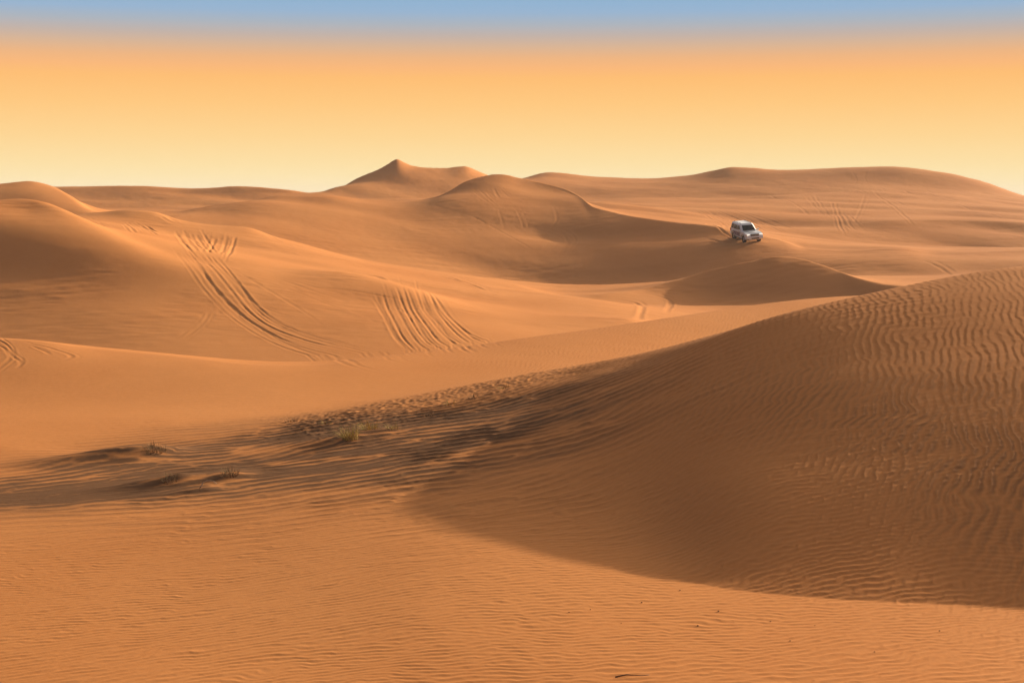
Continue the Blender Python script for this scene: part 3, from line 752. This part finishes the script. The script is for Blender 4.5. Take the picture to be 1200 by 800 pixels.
def twig(pts, r, mat, name, label, cat):
    P_ = [Vector(p) for p in pts]; rings = []
    for k, p in enumerate(P_):
        d = (P_[min(k + 1, len(P_) - 1)] - P_[max(k - 1, 0)]).normalized()
        u_ = d.cross(Vector((.2, .3, 1))).normalized(); v_ = d.cross(u_)
        rr2 = r * (1 - .6 * k / (len(P_) - 1)) * (1 + .2 * math.sin(k * 2.3))
        rings.append([p + (u_ * math.cos(a) + v_ * math.sin(a)) * rr2 for a in np.linspace(0, 2 * PI, 8, endpoint=False)])
    o = link(name, loft([[(q_ - P_[0]) * SIZE for q_ in rg] for rg in rings]), mat, None, True); o.location = P_[0] * SIZE
    tag(o, label, cat); return o
def on_sand(x, y, dz=.0):
    a, b = sight(x, y); return (a, b, ground(a, b) + dz)
ta = Vector(on_sand(236, 572))
tw = [ta + Vector(v) for v in ((-.03, 0, -.01), (0, .02, .03), (.015, .05, .075), (.07, .09, .095), (.15, .12, .085), (.21, .16, .03))]
twig(tw, .009, bark, 'twig', 'bent pale twig lying beside the brown tuft on the left', 'twig')
a_, b_, c_ = on_sand(742, 793)
twig([(a_ - .16, b_ - .02, c_ + .004), (a_ - .06, b_ + .01, c_ + .014), (a_ + .05, b_, c_ + .012), (a_ + .15, b_ + .03, c_ + .006)], .006, darkwood, 'twig', 'dark dead twig flat on bright sand at the bottom edge', 'twig')

bits = [(667, 718), (692, 714), (752, 706), (797, 692), (842, 716), (728, 730), (818, 733), (955, 733), (903, 728), (1025, 764), (926, 751), (1101, 739)]
for k, (x, y) in enumerate(bits):
    rg = random.Random(50 + k); bm = bmesh.new(); bmesh.ops.create_icosphere(bm, subdivisions=2, radius=rg.uniform(.005, .011))
    for v in bm.verts: v.co = Vector((v.co.x * 1.25, v.co.y, v.co.z * .7)) * (1 + .22 * math.sin(v.co.x * 400 + k) * math.cos(v.co.y * 330))
    o = link('pebble', bm, stone, None, True); p = on_sand(x, y, .003); o.location = Vector(p) * SIZE; o.rotation_euler = (0, 0, rg.uniform(0, 6))
    tag(o, 'small dark pebble lying on the sunlit rippled sand', 'pebble', 'dark pebbles scattered on the front sand')

# ------------------------------------------------------------------ light
SUN_EL, SUN_AZ = math.radians(13.8), math.radians(46)     # azimuth from +Y (view direction) towards +X
w = bpy.data.worlds.new('World'); bpy.context.scene.world = w
w.use_nodes = True
N, L = w.node_tree.nodes, w.node_tree.links
for n in list(N): N.remove(n)
out = N.new('ShaderNodeOutputWorld')
sky = N.new('ShaderNodeTexSky'); sky.sky_type = 'NISHITA'; sky.sun_disc = False
sky.sun_elevation = SUN_EL; sky.sun_rotation = SUN_AZ
sky.dust_density = 9.0; sky.air_density = 0.5; sky.ozone_density = 0.0
bg1 = N.new('ShaderNodeBackground'); bg1.inputs['Strength'].default_value = 0.10
L.new(sky.outputs['Color'], bg1.inputs['Color'])
tc = N.new('ShaderNodeTexCoord'); sx = N.new('ShaderNodeSeparateXYZ'); L.new(tc.outputs['Generated'], sx.inputs[0])
mr = N.new('ShaderNodeMapRange'); mr.inputs['From Min'].default_value = 0.0; mr.inputs['From Max'].default_value = 0.16
L.new(sx.outputs['Z'], mr.inputs['Value'])
ramp = N.new('ShaderNodeValToRGB'); ramp.color_ramp.interpolation = 'LINEAR'
def lin(c): return tuple(((v / 255) / 12.92 if v <= 10 else ((v / 255 + .055) / 1.055) ** 2.4) for v in c) + (1,)
EXPOSURE = 0.80
HAZE = 0.00026
stops = [(226, (254,236,188)), (195, (253,225,166)), (160, (254,213,146)), (120, (255,200,126)), (90, (254,190,115)), (78, (250,184,122)),
         (66, (238,181,130)), (52, (216,180,150)), (40, (195,178,168)), (26, (172,180,190)), (12, (152,180,208)), (0, (145,179,210)), (-60, (128,168,212))]
els = ramp.color_ramp.elements
for i, (row, c) in enumerate(stops):
    e = tan_elev(0, row); z = max(0, min(1, e / math.sqrt(1 + e * e + .03) / 0.16))
    if i == 0: els[0].position = z; el = els[0]
    elif i == len(stops) - 1: el = els[len(els) - 1]; el.position = z
    else: el = els.new(z)
    el.color = tuple(v / 2 ** EXPOSURE for v in lin(c)[:3]) + (1,)
L.new(mr.outputs[0], ramp.inputs[0])
bg2 = N.new('ShaderNodeBackground'); bg2.inputs['Strength'].default_value = 1.0
L.new(ramp.outputs['Color'], bg2.inputs['Color'])
mix = N.new('ShaderNodeMixShader')
mr2 = N.new('ShaderNodeMapRange'); mr2.interpolation_type = 'SMOOTHSTEP'
mr2.inputs['From Min'].default_value = 0.13; mr2.inputs['From Max'].default_value = 0.30
L.new(sx.outputs['Z'], mr2.inputs['Value']); L.new(mr2.outputs[0], mix.inputs[0])
L.new(bg2.outputs[0], mix.inputs[1]); L.new(bg1.outputs[0], mix.inputs[2])
L.new(mix.outputs[0], out.inputs['Surface'])

sl = bpy.data.lights.new('sun', 'SUN'); sl.energy = 4.7; sl.angle = math.radians(0.8); sl.color = (1.0, .86, .66)
so = bpy.data.objects.new('sun', sl); C.objects.link(so)
sd = Vector((math.sin(SUN_AZ) * math.cos(SUN_EL), math.cos(SUN_AZ) * math.cos(SUN_EL), math.sin(SUN_EL)))
so.rotation_euler = sd.to_track_quat('Z', 'Y').to_euler(); so.location = sd * 60

# ------------------------------------------------------------------ thin dusty air, one box round everything built
gm = np.array([v[:] for v in sand.bound_box]); lo, hi = gm.min(0), gm.max(0)
bm = bmesh.new(); bmesh.ops.create_cube(bm, size=1)
top_z = max(hi[2], 0) + 2.0; ext = hi - lo + 4
bmesh.ops.transform(bm, matrix=Matrix.Translation(((lo[0] + hi[0]) / 2, (lo[1] + hi[1]) / 2, (top_z + lo[2] - 1) / 2)) @ Matrix.Diagonal((ext[0], ext[1], top_z - lo[2] + 1, 1)), verts=bm.verts[:])
me = bpy.data.meshes.new('haze'); bm.to_mesh(me); bm.free()
haze = bpy.data.objects.new('haze', me); C.objects.link(haze); haze['kind'] = 'stuff'; haze['label'] = 'thin dusty air over the dunes'
hm = bpy.data.materials.new('haze'); nt, N, L = nodes(hm); N.remove(N['Principled BSDF'])
pv = N.new('ShaderNodeVolumePrincipled'); pv.inputs['Color'].default_value = (.93, .84, .76, 1); pv.inputs['Density'].default_value = HAZE
L.new(pv.outputs[0], N['Material Output'].inputs['Volume']); me.materials.append(hm)

# ------------------------------------------------------------------ camera
cd = bpy.data.cameras.new('camera'); cam = bpy.data.objects.new('camera', cd); C.objects.link(cam)
cd.lens = LENS; cd.sensor_width = 36; cd.clip_start = .1; cd.clip_end = 12000
cam.rotation_euler = (PI / 2 - PITCH, 0, 0)
bpy.context.scene.camera = cam
vs = bpy.context.scene.view_settings
vs.view_transform = 'Standard'; vs.look = 'None'; vs.exposure = EXPOSURE; vs.gamma = 1; vs.use_curve_mapping = False
